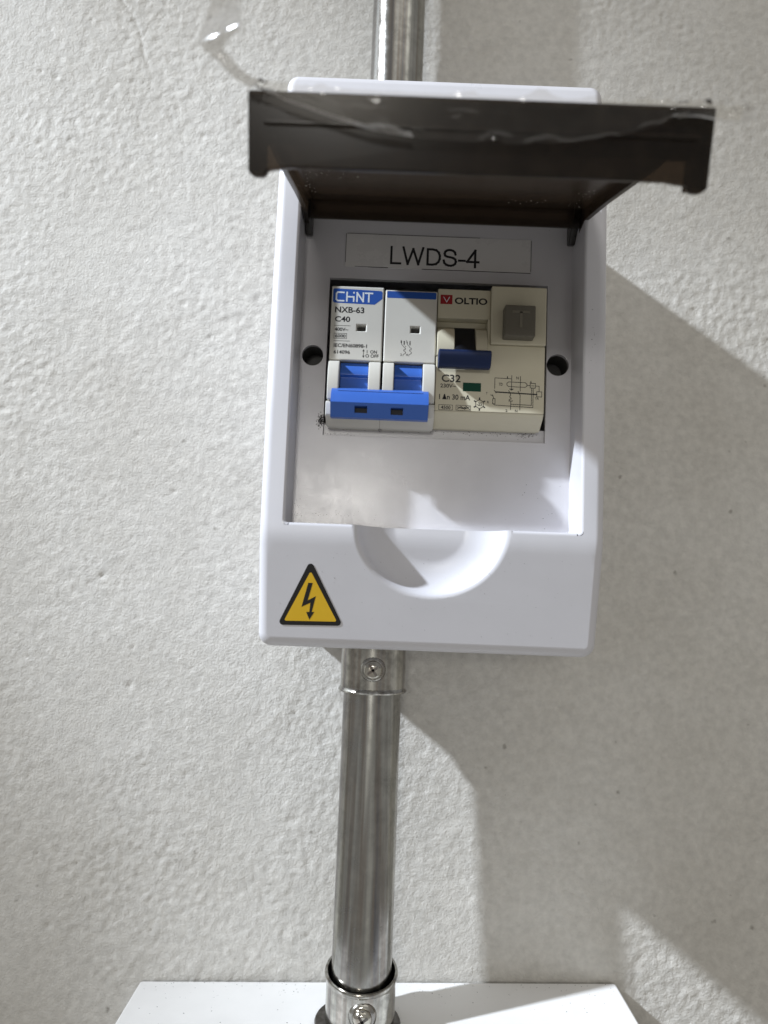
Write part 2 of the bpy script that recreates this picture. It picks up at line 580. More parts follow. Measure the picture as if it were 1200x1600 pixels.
def build_wall():
    st = 0.85
    X0, X1, Z0, Z1 = -225.0, 215.0, -225.0, 320.0
    xs = np.arange(X0, X1 + .01, st)
    zs = np.arange(Z0, Z1 + .01, st)
    nx, nz = len(xs), len(zs)
    XX, ZZ = np.meshgrid(xs, zs)
    fine = field(nx, nz, st, 2.2)
    mid = field(nx, nz, st, 4.5, 0.8, 0.6)
    blob = field(nx, nz, st, 6.5, 1.25, 0.9)
    big = field(nx, nz, st, 26)
    huge = field(nx, nz, st, 80)
    rough = np.clip(0.85 + 0.28 * field(nx, nz, st, 60), 0.35, 1.5)
    rough *= 1.0 + 0.55 / (1 + np.exp(-(XX - 70 + (ZZ - 100) * .2) / 25))
    d = 0.088 * fine * rough + 0.030 * (np.tanh(mid * 0.9)) * rough + 0.040 * np.maximum(blob, 0) ** 1.2 * rough
    d += 0.06 * big + 0.2 * huge
    # pits where the plaster caught air
    pit = np.zeros_like(d)
    for _ in range(230):
        px, pz = rng.uniform(X0, X1), rng.uniform(Z0, Z1)
        r = rng.uniform(.6, 1.5)
        i0, i1 = np.searchsorted(xs, [px - 5, px + 5])
        j0, j1 = np.searchsorted(zs, [pz - 5, pz + 5])
        q = ((XX[j0:j1, i0:i1] - px) ** 2 + (ZZ[j0:j1, i0:i1] - pz) ** 2) / r ** 2
        pit[j0:j1, i0:i1] -= rng.uniform(.2, .6) * np.exp(-q)
    # hairline crack high on the left, trowel ridges
    def groove(pts, wdt, dep):
        g = np.full_like(d, 1e9)
        for (ax, az), (bx, bz) in zip(pts[:-1], pts[1:]):
            L2 = (bx - ax) ** 2 + (bz - az) ** 2
            t = np.clip(((XX - ax) * (bx - ax) + (ZZ - az) * (bz - az)) / L2, 0, 1)
            g = np.minimum(g, (XX - ax - t * (bx - ax)) ** 2 + (ZZ - az - t * (bz - az)) ** 2)
        return dep * np.exp(-g / wdt ** 2)
    d += pit
    d -= groove([(-137, 290), (-135.7, 276), (-131, 270), (-127.1, 263), (-125, 256), (-124, 250), (-121.2, 243.6)], 0.55, 0.5)
    d += groove([(-28, -92), (-40, -80), (-47, -70)], 2.2, 0.2)
    d += groove([(-150, -10), (-130, 0), (-120, 10)], 2.5, 0.10)
    d += groove([(-60, -75), (-45, -60), (-36, -45)], 2.5, 0.12)
    e = np.minimum.reduce([XX - X0, X1 - XX, ZZ - Z0, Z1 - ZZ])
    d *= np.clip(e / 12, 0, 1)
    # flat seats where the conduit boxes are screwed on stay below the boxes
    d = np.clip(d, -1.6, 1.3) - 1.3
    d[e < 1e-6] = -1.3
    vs = np.stack([XX.ravel() * MM, -d.ravel() * MM, ZZ.ravel() * MM], 1)
    ii = np.arange(nx * nz).reshape(nz, nx)
    q = np.stack([ii[:-1, :-1], ii[:-1, 1:], ii[1:, 1:], ii[1:, :-1]], -1).reshape(-1, 4)
    B = 1300.0
    gx, gz = [-B, X0, xs[-1], B], [-B, Z0, zs[-1], B]
    ext, ef = [], []
    for a in range(3):
        for b in range(3):
            if a == 1 and b == 1: continue
            k = len(vs) + len(ext)
            ext += [(gx[a] * MM, 1.3 * MM, gz[b] * MM), (gx[a + 1] * MM, 1.3 * MM, gz[b] * MM), (gx[a + 1] * MM, 1.3 * MM, gz[b + 1] * MM), (gx[a] * MM, 1.3 * MM, gz[b + 1] * MM)]
            ef.append((k, k + 1, k + 2, k + 3))
    vs = np.vstack([vs, np.array(ext)])
    q = np.vstack([q, np.array(ef)])
    me = bpy.data.meshes.new('wall')
    me.vertices.add(len(vs))
    me.vertices.foreach_set('co', vs.ravel())
    me.loops.add(q.size)
    me.loops.foreach_set('vertex_index', q.ravel().astype(np.int32))
    me.polygons.add(len(q))
    me.polygons.foreach_set('loop_start', np.arange(0, q.size, 4, dtype=np.int32))
    me.polygons.foreach_set('loop_total', np.full(len(q), 4, dtype=np.int32))
    me.polygons.foreach_set('use_smooth', np.ones(len(q), dtype=bool))
    me.update()
    me.validate()
    me.materials.append(M_WALL)
    o = link('wall', me, None, (0, 0, 0))
    tag(o, 'rough white painted plaster wall behind the boxes', kind='structure')


build_wall()

# ------------------------------------------------------------------ the breaker enclosure
XC, ZC = 15.6, 76.5
BX0, BX1, BZ0, BZ1 = -40.0, 71.2, -20.9, 177.5
RX0, RX1, RZ0, RZ1 = -31.6, 63.2, 19.2, 134.0      # door recess, at the front
HF, HP = 100.0, 85.3                               # front face, recessed panel
box = thing('breaker_enclosure', (XC, 0, BZ0), 'white plastic breaker box with a raised smoked door, fixed on the conduit', 'breaker box')


def drop(z):
    """how far the front face slopes back below and above the door"""
    d = 0.0
    if z < 18:
        d += 0.24 * ((18 - z) ** 2 / 12 if z > 12 else 15 - z)
    if z > 134:
        d += 0.20 * ((z - 134) ** 2 / 16 if z < 142 else z - 138)
    return d


def warp(x, h, z):
    return (x, h - drop(z) * min(1, max(0, (h - 50.2) / 40)), z)


CUTS = [18, 17, 16, 15, 14, 13, 12, 5, -3, -11, 134, 136, 138, 140, 142, 150, 160]


def outline(inset, n=7):
    r = max(0.5, 4.2 - inset)
    x0, x1, z0, z1 = BX0 + inset, BX1 - inset, BZ0 + inset, BZ1 - inset
    c = rrect(x0, x1, z0, z1, r, n)
    pts = []
    for i, p in enumerate(c):
        pts.append(p)
        q = c[(i + 1) % len(c)]
        L = math.hypot(q[0] - p[0], q[1] - p[1])
        if L > 20:
            for k in range(1, 16):
                t = k / 16
                pts.append((p[0] + (q[0] - p[0]) * t, p[1] + (q[1] - p[1]) * t))
    return [(XC + (x - XC) * (1 - 0.007 * ((z - ZC) / 95) ** 2), z) for x, z in pts]


def rings(mb, rows):
    n = len(outline(rows[0][0]))
    vs = [(x, h, z) for ins, h in rows for x, z in outline(ins)]
    fs = [(k * n + i, k * n + (i + 1) % n, (k + 1) * n + (i + 1) % n, (k + 1) * n + i) for k in range(len(rows) - 1) for i in range(n)]
    return mb.add(vs, fs)


hb = MB()
rings(hb, [(1.4, 0.2), (1.4, 50), (3.2, 50), (3.2, 3), (3.4, 3)])
o_ = outline(3.4)
hb.add([(x, 3, z) for x, z in o_], [tuple(range(len(o_)))])
housing = hb.build('rear_housing', M_BOX, box)

XS, SRX, SRZ, HB = 15.5, 25.6, 23.2, 91.5           # finger scoop under the door




def scoop_h(s):
    if s > 0.9:                                       # rounded rim
        q = (1 - s) / 0.1
        return HF - 2.4 * (1 - math.sqrt(max(0, 1 - (0.97 * q) ** 2)))
    rim = HF - 2.4 * (1 - math.sqrt(1 - 0.97 ** 2))
    u = min(1, max(0, (s - 0.46) / 0.44))
    k = (1 - math.sqrt(1 - (0.95 * u) ** 2)) / (1 - math.sqrt(1 - 0.95 ** 2))
    return HB + (rim - HB) * (0.8 * k + 0.2 * u)


cv = MB()
rr = [(0, 50.1), (0, HF - 3.2)]
for a in range(15, 91, 15):
    rr.append((3.2 * (1 - math.cos(math.radians(a))), HF - 3.2 + 3.2 * math.sin(math.radians(a))))
rings(cv, rr)
LIP = 0.9
hole = []
c = rrect(RX0 - LIP, RX1 + LIP, RZ0 - LIP, RZ1 + LIP, 1.2, 3)
hole = c[:12]                                        # top right, top left, bottom left corners
NA = 40
arc = [(XS + SRX * math.cos(math.radians(180 + 180 * i / NA)), RZ0 + SRZ * math.sin(math.radians(180 + 180 * i / NA))) for i in range(NA + 1)]
arc[0], arc[-1] = (XS - SRX, RZ0 - LIP), (XS + SRX, RZ0 - LIP)
hole = hole + arc + c[12:]
outer = outline(3.2)
tri = tessellate_polygon([[Vector((x, z, 0)) for x, z in outer], [Vector((x, z, 0)) for x, z in hole]])
cv.add([(x, HF, z) for x, z in outer + hole], [tuple(t) for t in tri])
# rounded lip and the recess walls
prof = [(LIP * (1 - math.sin(math.radians(a))), HF - LIP + LIP * math.cos(math.radians(a))) for a in (0, 22.5, 45, 67.5, 90)] + [(-0.45, HP - 1.2)]


def wall_loop(ins):
    return rrect(RX0 - ins, RX1 + ins, RZ0 - ins, RZ1 + ins, 1.2 + ins * 0.5, 3)


n = len(wall_loop(0))
vs = [(x, h, z) for ins, h in prof for x, z in wall_loop(ins)]
fs = []
for k in range(len(prof) - 1):
    for i in range(n):
        j = (i + 1) % n
        if i == 11:                                  # the long bottom run is made below, it meets the scoop
            continue
        fs.append((k * n + i, k * n + j, (k + 1) * n + j, (k + 1) * n + i))
cv.add(vs, fs)
xa, xb = wall_loop(0)[11][0], wall_loop(0)[12][0]
for s0, s1 in ((xa, XS - SRX), (XS + SRX, xb)):
    vs = [(x, h, RZ0 - ins) for ins, h in prof for x in (s0, s1)]
    cv.add(vs, [(2 * k, 2 * k + 1, 2 * k + 3, 2 * k + 2) for k in range(len(prof) - 1)])
NB = 60
cols = [XS - SRX + 2 * SRX * i / NB for i in range(NB + 1)]
vs = [(x, scoop_h(abs(x - XS) / SRX), RZ0) for x in cols] + [(x, HP - 1.2, RZ0 + .45) for x in cols]
cv.add(vs, [(i, i + 1, NB + 2 + i, NB + 1 + i) for i in range(NB)])
NR = 40
vs, fs = [], []
for k in range(NR + 1):
    s = k / NR
    for i in range(NA + 1):
        a = math.radians(180 + 180 * i / NA)
        vs.append((XS + SRX * s * math.cos(a), scoop_h(s), RZ0 + SRZ * s * math.sin(a)))
for k in range(NR):
    for i in range(NA):
        p = k * (NA + 1) + i
        fs.append((p, p + 1, p + NA + 2, p + NA + 1))
cv.add(vs, fs)
cover = cv.build('front_cover', M_BOX, box, smooth=40, warp=warp, cuts=CUTS)

# recessed panel with the breaker window and two screw holes
CX0, CX1, CZ0, CZ1 = -22.0, 54.2, 50.8, 106.6
pl = MB()
pl.prism([(RX0 - .3, RZ0 - .3), (RX1 + .3, RZ0 - .3), (RX1 + .3, RZ1), (RX0 - .3, RZ1)], HP - 2, HP,
         holes=[[(CX0, CZ0), (CX0, CZ1), (CX1, CZ1), (CX1, CZ0)], circle(-26.8, 78.6, 3.65)[::-1], circle(58.2, 78.4, 3.8)[::-1]])
panel = pl.build('recessed_panel', M_PANEL, box, bevel=0.25, seg=2)
lg = MB()
lg.box(CX0 + .02, CX1 - .02, HP - 3.2, HP - 1.4, CZ0 + .02, 55.4)
lg.build('window_ledge', M_PANEL, panel, bevel=0.2)
for cx, cz, r in ((-26.8, 78.6, 3.75), (58.2, 78.4, 3.9)):
    w_ = MB()
    w_.disc_h([(r - .6, HP - 12.5), (r + .25, HP - 12.5), (r + .25, HP - 2.02), (r + .02, HP - 2.02), (r, HP - 12), (.05, HP - 12)], (cx, cz))
    hl = w_.build('screw_hole', M_CAVITY, panel)  # cup coloured dark to paint in the shade of the hole

# name label
lb = MB()
lb.prism(rrect(-16.9, 48.1, 110.9, 122.9, 0.3, 2), HP, HP + 0.18)
label = lb.build('name_label', M_LABEL, box)
label['label'] = 'pale label strip reading LWDS-4'
EM, LX, LZ = 8.45, -1.9, 112.3


def G(pts, adv):
    return [(LX + (x + adv) * EM, LZ + z * EM * 1.03) for x, z in pts]


def bez(p, n=7):
    out = []
    for k in range(0, len(p) - 3, 3):
        for i in range(n + 1):
            t = i / n
            a, b, c_, d = p[k:k + 4]
            out.append(tuple((1 - t) ** 3 * a[j] + 3 * t * (1 - t) ** 2 * b[j] + 3 * t * t * (1 - t) * c_[j] + t ** 3 * d[j] for j in (0, 1)))
    return out


LS = [G([(.12, .716), (.12, .04), (.50, .04)], 0),
      G([(.06, .716), (.25, .03), (.47, .66), (.69, .03), (.88, .716)], .556),
      G([(.13, .04), (.13, .676), (.33, .676)] + bez([(.33, .676), (.74, .70), (.74, .02), (.33, .04)]) + [(.13, .04)], 1.5),
      G(bez([(.56, .50), (.54, .73), (.12, .74), (.11, .52), (.10, .30), (.58, .46), (.58, .20), (.58, -.05), (.08, -.03), (.08, .23)]), 2.222),
      G([(.05, .25), (.28, .25)], 2.889),
      G([(.38, 0), (.38, .69), (.05, .21), (.52, .21)], 3.222)]
MB().strokes(LS, .78, HP + .18).build('lettering', M_BLACK, label)
eg = MB()
eg.strokes([[(-16.9, 122.8), (-16.9, 112.5)], [(48.1, 122.6), (48.1, 111.4)], [(-13.5, 111.0), (-2, 110.95)], [(10, 110.9), (48.0, 110.85)], [(-16.5, 122.95), (30, 122.95)]], 0.16, HP + 0.005, 0.19)
eg.build('dirty_edge', M_DIRT, label)

# warning sticker
def tri_round(p, r, n=6):
    out = []
    for i in range(3):
        a, b, c_ = Vector(p[i - 1]), Vector(p[i]), Vector(p[(i + 1) % 3])
        u, v = (a - b).normalized(), (c_ - b).normalized()
        bis = (u + v).normalized()
        half = u.angle(v) / 2
        cen = b + bis * (r / math.sin(half))
        s = b + u * (r / math.tan(half)) - cen
        e = b + v * (r / math.tan(half)) - cen
        a0 = math.atan2(s.y, s.x)
        da = (math.atan2(e.y, e.x) - a0 + math.pi) % (2 * math.pi) - math.pi
        out += [(cen.x + r * math.cos(a0 + da * k / n), cen.y + r * math.sin(a0 + da * k / n)) for k in range(n + 1)]
    return out


st = MB().prism(tri_round([(-22.9, 7.6), (-33.2, -13.8), (-11.9, -13.4)], 1.1), HF, HF + .12).build('warning_sticker', M_STBLACK, box, warp=warp)
st['label'] = 'yellow and black triangular lightning bolt warning sticker'
MB().prism(tri_round([(-22.8, 3.9), (-31.1, -12.4), (-13.9, -12.1)], .45), HF + .12, HF + .15).build('yellow_triangle', M_STYELLOW, st, warp=warp)
MB().prism([(-23.5, 0.1), (-22.05, 0.1), (-23.55, -5.55), (-20.95, -4.1), (-22.15, -9.25), (-21.3, -9.2), (-22.85, -11.8), (-23.95, -9.3), (-22.95, -9.27), (-22.65, -6.3), (-25.5, -7.7)],
           HF + .15, HF + .18).build('lightning_bolt', M_STBLACK, st, warp=warp)

# pen strokes on the right rim
pn = MB()
pn.strokes([[(69.4, 62.6), (70.1, 63.6)], [(69.3, 60.3), (70.2, 61.9)], [(69.3, 57.6), (70.3, 60.0)], [(69.2, 55.5), (70.2, 57.2)], [(69.3, 53.4), (69.9, 54.3)], [(69.1, 50.2), (70.3, 53.2)], [(68.9, 47.6), (69.6, 48.2)], [(69.5, 47.8), (70.1, 49.2)]], 0.2, 97.6, 1.2)
pn.build('pen_marks', M_PEN, box)


def flecks(mb, n, cx, cz, sx, sz, h, r0, r1):
    for _ in range(n):
        x, z = random.gauss(cx, sx), random.gauss(cz, sz)
        r = random.uniform(r0, r1)
        k = random.randint(4, 7)
        a0 = random.random() * 6
        mb.prism([(x + r * random.uniform(.4, 1.3) * math.cos(a0 + 6.283 * i / k), z + r * random.uniform(.4, 1.0) * math.sin(a0 + 6.283 * i / k)) for i in range(k)], h, h + .04)


gr = MB()
flecks(gr, 170, -22.9, 55.6, .7, 1.0, HP + .005, .06, .32)
for _k in range(46):
    flecks(gr, 3, -20 + _k * 1.56, 53.6, .7, .35, HP - 1.39, .05, .2)
flecks(gr, 50, -18, 51.4, 4, .35, HP - 1.39, .05, .16)
flecks(gr, 60, 47.5, 53.8, 1.6, .8, HP - 1.39, .06, .2)
flecks(gr, 26, -28.8, 24.5, 1.2, 2.2, HP + .005, .05, .16)
flecks(gr, 40, -16, 23.2, 7, .9, HP + .005, .04, .16)
flecks(gr, 60, 16, 70, 26, 45, HP + .005, .03, .12)
flecks(gr, 14, 52, 28, 4, 4, HP + .005, .05, .2)
for _k in range(90):
    _z = random.uniform(-16, 12)
    flecks(gr, 1, random.uniform(-34, 62), _z, .1, .1, HF - drop(_z) + .005, .04, .13)
flecks(gr, 12, 66.3, 78, .6, 9, HF + .005, .06, .2)
g_ = gr.build('grime_specks', M_DIRT, box)
g_['kind'] = 'stuff'

# ---------------- smoked door, swung up
ANG = math.radians(17.4)
DH, DZ = 95.5, 131.5                                  # outer face at the hinge
vdir = (math.cos(ANG), -math.sin(ANG))
wdir = (math.sin(ANG), math.cos(ANG))


def D(x, v, w):
    return (x, DH + v * vdir[0] + w * wdir[0], DZ + v * vdir[1] + w * wdir[1])


def dbox(mb, x0, x1, v0, v1, w0, w1):
    t = MB().box(x0, x1, v0, v1, w0, w1)
    return mb.add([D(*p) for p in t.v], t.f)


def dprism(mb, prof, x0, x1):
    t = MB().prism_x(prof, x0, x1)
    return mb.add([D(*p) for p in t.v], t.f)


DX0, DX1, DL = -31.0, 64.6, 107.0
dm = dbox(MB(), DX0, DX1, 0, DL - 2.01, -2.0, 0)
door = dm.build('smoked_door', M_SMOKE, box, bevel=0.35)
door['label'] = 'smoked see-through brown door propped open towards the viewer'
for x0, x1 in ((DX0, DX0 + 1.7), (DX1 - 1.7, DX1)):
    s_ = MB()
    dprism(s_, [(0, -2.02), (DL - 14, -2.02), (DL - 14, -3.2), (70, -4.6), (30, -5.0), (6, -6.0), (0, -9.5)], x0, x1)
    s_.build('side_flange', M_SMOKE, door, bevel=0.25)
l_ = MB()
lp = [(DX0, 0), (DX1, 0), (DX1, -15.6), (DX1 - 1.2, -16.6), (DX1 - 3.2, -16.6), (DX1 - 4.3, -15.2), (DX1 - 9, -14.6), (DX0 + 9, -14.6), (DX0 + 4.3, -15.2), (DX0 + 3.2, -16.6), (DX0 + 1.2, -16.6), (DX0, -15.6)]
t_ = MB().prism(lp, DL - 2.0, DL)
l_.add([D(x, v, w) for x, v, w in t_.v], t_.f)
l_.build('front_lip', M_SMOKE, door, bevel=0.4)
for _a, _b in ((DX0 - .15, DX0 + 3.2), (DX1 - 3.2, DX1 + .15)):
    dbox(MB(), _a, _b, DL - 6.5, DL - 2.02, -15.4, -.3).build('corner_post', M_SMOKE, door, bevel=0.4)
dbox(MB(), DX0 + 3.4, DX1 - 3.4, DL + .01, DL + .55, -6.6, -5.6).build('lip_ridge', M_SMOKE, door, bevel=0.2)
k_ = dbox(MB(), DX0 + 1.72, DX1 - 1.72, DL - 9.0, DL - 7.4, -8.5, -2.02)
k_.build('latch_rib', M_SMOKE, door, bevel=0.2)
b_ = dbox(MB(), DX0 + 1.72, DX1 - 1.72, 0.2, 2.4, -8.0, -2.02)
b_.build('hinge_rail', M_SMOKE, door, bevel=0.3)
for x0, x1 in ((-31.0, -28.6), (60.6, 63.0)):
    e_ = MB().prism_x([(85, 133), (96.5, 133), (97, 128.0), (92, 124.5), (88, 120.6), (85.2, 121.2)], x0, x1)
    e_.build('hinge_ear', plastic('smoked_hinge_plastic', (0.02, 0.018, 0.016), 0.3) if x0 < 0 else bpy.data.materials['smoked_hinge_plastic'], door, bevel=0.5)
rs = MB()


def dflecks(mb, n, cx, cv_, sx, sv, w):
    for _ in range(n):
        x, v = random.gauss(cx, sx), random.gauss(cv_, sv)
        r = random.uniform(.08, .3)
        k = random.randint(4, 6)
        a0 = random.random() * 6
        q = [(x + r * random.uniform(.3, 1.2) * math.cos(a0 + 6.283 * i / k), v + 1.6 * r * random.uniform(.3, 1.2) * math.sin(a0 + 6.283 * i / k)) for i in range(k)]
        t = MB().prism(q, -.03, 0)
        mb.add([D(a, b, w + c2) for a, c2, b in t.v], t.f)


dflecks(rs, 22, -16, 40, 5, 4, -2.0)
dflecks(rs, 14, 42, 12, 5, 3, -2.0)
dflecks(rs, 16, -27, 22, 1, 8, -2.0)
dflecks(rs, 18, 59, 26, 2, 9, -2.0)
rs_ = rs.build('residue_specks', M_RESIDUE, door)
rs_['kind'] = 'stuff'

# ------------------------------------------------------------------ two-pole breaker (left)
mcb = thing('circuit_breaker', (-2.4, 20, 53), 'warm white two-pole circuit breaker with a joined blue toggle bar', 'circuit breaker')
HM = 95.0
for k, (x0, x1, zt) in enumerate(((-20.3, -2.75, 99.9), (-2.25, 15.2, 99.2))):
    wx0 = x0 + 8.9
    b = MB()
    b.prism([(x0, 74.4), (x1, 74.4), (x1, zt), (x0, zt)], 88, HM, holes=[[(wx0, 84.6), (wx0, 86.7), (wx0 + 3, 86.7), (wx0 + 3, 84.6)]])
    pole = b.build('breaker_pole', M_MCB, mcb, bevel=0.45, seg=3)
    MB().box(x0 + .3, x1 - .3, 20, 87.9, 53.2, zt - .2).build('pole_body', M_MCB, pole, bevel=0.3)
    MB().box(wx0 - .5, wx0 + 3.5, 88.2, 92.6, 84.0, 87.3).build('contact_window', M_CAVITY, pole)
    # curved cheeks either side of the lever drum
    ck = [(88.2, 74.2), (94.6, 74.2), (97.4, 73.2), (98.8, 70.5), (99.4, 67), (99.3, 63.5), (98.5, 60.2), (88.2, 60.2)]
    for c0, c1 in ((x0 + .1, x0 + 3.75), (x1 - 4.1, x1 - .15)):
        MB().prism_x(ck, c0, c1).build('cheek', M_MCB, pole, bevel=0.35, seg=2)
    dr = MB().prism_x([(88.2, 74.0), (93.2, 74.0), (95.2, 71.0), (95.3, 69.4), (93.9, 68.8), (94.2, 66), (94.6, 62), (88.2, 61)], x0 + 3.9, x1 - 4.25)
    dr.build('lever_drum', M_BLUE, pole, bevel=0.2)
    # foot of the pole below the lever
    ft = [(88.0, 60.0), (97.0, 60.0), (97.3, 58.6), (96.8, 55.4), (95.6, 54.6), (90, 52.9), (88.0, 52.9)]
    MB().prism_x(ft, x0 - .3, x1 + (.1 if k else .22)).build('pole_foot', M_MCB, pole, bevel=0.3, seg=2)
    if k == 0:
        MB().prism([(-19.5, 99.0), (-3.7, 98.6), (-3.3, 98.1), (-3.3, 95.9), (-5.8, 93.8), (-19.4, 94.05), (-19.85, 94.5), (-19.9, 98.6)], HM, HM + .03).build('blue_emblem', M_LOGOBLUE, pole)
        lw = 0.52
        L = []
        zb, zt_ = 94.75, 97.7
        L.append([(-16.3, zt_ - .05), (-18.3, zt_), (-18.75, zt_ - .5), (-18.75, zb + .5), (-18.3, zb), (-16.3, zb)])          # C
        L += [[(-15.2, zt_), (-15.2, zb)], [(-15.2, (zb + zt_) / 2), (-12.9, (zb + zt_) / 2), (-12.9, zb)], [(-12.9, zt_ - .05), (-12.9, zt_ + .02)]]  # H with the i
        L += [[(-11.8, zb), (-11.8, zt_), (-9.7, zb), (-9.7, zt_)]]                                                             # N
        L += [[(-9.0, zt_ - .05), (-6.7, zt_ - .05)], [(-7.85, zt_), (-7.85, zb)]]                                              # T
        MB().strokes(L, lw, HM + .03).build('logo_lettering', M_WHITEINK, pole)
        for s_, a in (('NXB-63', (-19.0, -9.2, 90.65, 92.75)), ('C40', (-18.9, -13.8, 87.5, 89.4)), ('400V~', (-18.85, -14.3, 84.3, 85.5)),
                      ('IEC/EN60898-1', (-18.9, -7.8, 78.75, 80.05)), ('614096', (-18.85, -13.4, 76.5, 77.75)), ('I  ON', (-7.8, -4.4, 76.95, 78.1)), ('O OFF', (-8.2, -3.8, 75.55, 76.7)),
                      ('6000', (-18.6, -15.1, 82.05, 83.2))):
            text('lettering', s_, *a, HM, M_BLACK, pole, bold=0.022)
        q = MB()
        q.strokes([[(-18.9, 86.2), (-13.7, 86.2)], [(-18.9, 80.95), (-13.7, 80.95)]], .13, HM)
        q.strokes([[(-18.95, 81.75), (-14.75, 81.75), (-14.75, 83.5), (-18.95, 83.5), (-18.95, 81.75)]], .13, HM)
        q.strokes([[(-8.9, 78.2), (-8.9, 75.6)], [(-9.15, 77.7), (-8.9, 78.2), (-8.65, 77.7)], [(-9.15, 76.1), (-8.9, 75.6), (-8.65, 76.1)]], .17, HM)
        q.build('printed_lines', M_BLACK, pole)
    else:
        MB().prism(rrect(-1.7, 14.8, 96.4, 98.75, .35, 3), HM, HM + .03).build('blue_band', M_LOGOBLUE, pole)
        q = MB()
        for dx, a_ in ((0, '1'), (1.95, '3')):
            xx = 3.7 + dx
            q.strokes([[(xx, 81.3), (xx, 80.6), (xx + 1.0, 79.4), (xx + 1.35, 79.3), (xx + 1.3, 78.8), (xx + .8, 78.7), (xx + .8, 78.4), (xx + 1.4, 77.9), (xx + 1.35, 77.5), (xx + .6, 77.0), (xx + .6, 76.6)]], .14, HM)
            q.strokes([[(xx + .85, 81.6), (xx + .85, 80.5)]], .32, HM)
        q.strokes([[(4.9, 79.9), (5.2, 79.9)]], .14, HM)
        q.build('wiring_symbol', M_BLACK, pole)
        for s_, a in (('1', (3.4, 3.75, 81.0, 81.9)), ('3', (5.1, 5.6, 81.0, 81.9)), ('2', (3.4, 3.95, 76.6, 77.4)), ('4', (5.3, 5.9, 76.6, 77.4))):
            text('lettering', s_, *a, HM, M_BLACK, pole, bold=0.01)
# one blue bar over both levers
tb = MB()
tb.prism_x([(95.5, 64.3), (97.6, 64.3), (99.2, 63.7), (100.8, 62.4), (102.0, 60.6), (102.8, 58.6), (102.9, 58.3), (99.0, 58.3), (99.0, 53.9), (97.6, 53.9), (97.6, 60.6), (95.5, 61)], -18.6, 13.0)
tb.prism([(-18.6, 53.9), (13.0, 53.9), (13.0, 58.29), (-18.6, 58.29)], 99.01, 103.0, holes=[[(-10.8, 55.3), (-10.8, 57.4), (-6.7, 57.4), (-6.7, 55.3)], [(.9, 55.1), (.9, 57.2), (4.9, 57.2), (4.9, 55.1)]])
tb.v = [(x, h - (58.29 - z) * .62 if h == 103.0 else h, z) for x, h, z in tb.v]
bar = tb.build('toggle_bar', M_BLUE, mcb, bevel=0.0, smooth=50)
for x0 in (-10.4, 1.0):
    MB().box(x0 - .3, x0 + 3.8, 98.9, 99.6, 55.2, 57.2).build('socket_shade', M_BLACK, bar)  # black floor puts the shade of the socket into its colour
MB().strokes([[(-16.3, 62.5), (11.2, 62.5)]], .16, 100.4, .4).build('mould_line', M_NAVY, bar)

# ------------------------------------------------------------------ residual-current breaker (right)
rc = thing('residual_current_breaker', (33.5, 20, 54), 'yellowed cream breaker with navy lever, grey T test button and wiring diagram', 'circuit breaker')
HV = 95.0
VX0, VX1, VXM = 15.45, 51.7, 33.3
front = MB()
# lower face with lever well, then the sloped foot
front.prism([(VX0, 58.6), (VX1, 58.6), (VX1, 81.5), (VXM, 81.5), (VXM, 90.4), (VXM - .9, 90.4), (VXM - .9, 77.0), (VX0 + .1, 77.0), (VX0, 77.0)], 86, HV)
face = front.build('front_face', M_CREAM, rc, bevel=0.3, seg=2)
MB().prism_x([(86, 58.58), (94.9, 58.58), (93.6, 57.3), (88.2, 54.1), (86, 54.1)], VX0, VX1).build('sloped_foot', M_CREAM, rc, bevel=0.25)
MB().box(VX0, VXM - .05, 86, HV - .8, 90.45, 100.6).build('name_panel', M_CREAM, rc, bevel=0.3)
MB().box(VXM, VX1, 86, HV + 1.4, 81.55, 101.4).build('button_block', M_CREAM, rc, bevel=0.4, seg=3)
MB().box(VX0 + .3, VX1 - .3, 20, 85.9, 54.3, 100.8).build('rear_body', M_CREAM, rc, bevel=0.3)
for c0, c1 in ((VX0 + .1, 21.4), (28.5, VXM - .95)):
    MB().prism_x([(86, 77.05), (95.8, 77.05), (96.4, 79), (96.0, 83), (94.0, 86.8), (91.0, 88.3), (86, 88.4)], c0, c1).build('lever_cheek', M_CREAM, rc, bevel=0.35)
MB().box(VX0 + .1, VXM - .95, 86, 90.5, 88.45, 90.4).build('well_top', M_CREAM, rc, bevel=0.2)
lv = MB()
lv.prism_x([(86, 88.2), (91.0, 88.2), (93, 84), (95.6, 79), (96, 74.5), (101.5, 74.2), (101, 77), (95.4, 84), (94.4, 84.5)][:2] + [(92.6, 84.5), (97.5, 78.2), (101.2, 77.3), (102.0, 76), (101.2, 73.6), (99.7, 72.3), (97, 72.4), (95.8, 76.0), (86, 77)], 21.6, 28.35)
lever = lv.build('lever', plastic('black_lever_plastic', (0.008, 0.009, 0.014), 0.4), rc, bevel=0.25)
MB().prism_x([(97.0, 77.4), (101.4, 77.6), (102.5, 76.9), (102.3, 75.2), (101.0, 72.9), (99.8, 72.0), (97.0, 72.1)], 15.8, 33.0).build('lever_bar', M_NAVY, lever, bevel=0.45, seg=2)
tbm = MB().box(37.1, 47.2, 95.5, 101.2, 82.9, 93.3)
btn = tbm.build('test_button', M_GREY, rc, bevel=0.4, seg=2)
btn['label'] = 'grey square test button embossed with the letter T'
MB().strokes([[(39.9, 91.0), (44.9, 91.0)]], 0.8, 101.2, .12).strokes([[(42.4, 90.6), (42.4, 86.2)]], 0.9, 101.2, .12).build('embossed_letter', M_GREYT, btn)
MB().box(24.6, 30.6, 94.6, HV + .05, 65.4, 68.3).build('indicator_flag', M_GREEN, rc)
MB().box(16.3, 20.3, HV - .8, HV - .77, 95.3, 98.5).build('red_emblem', M_RED, rc)
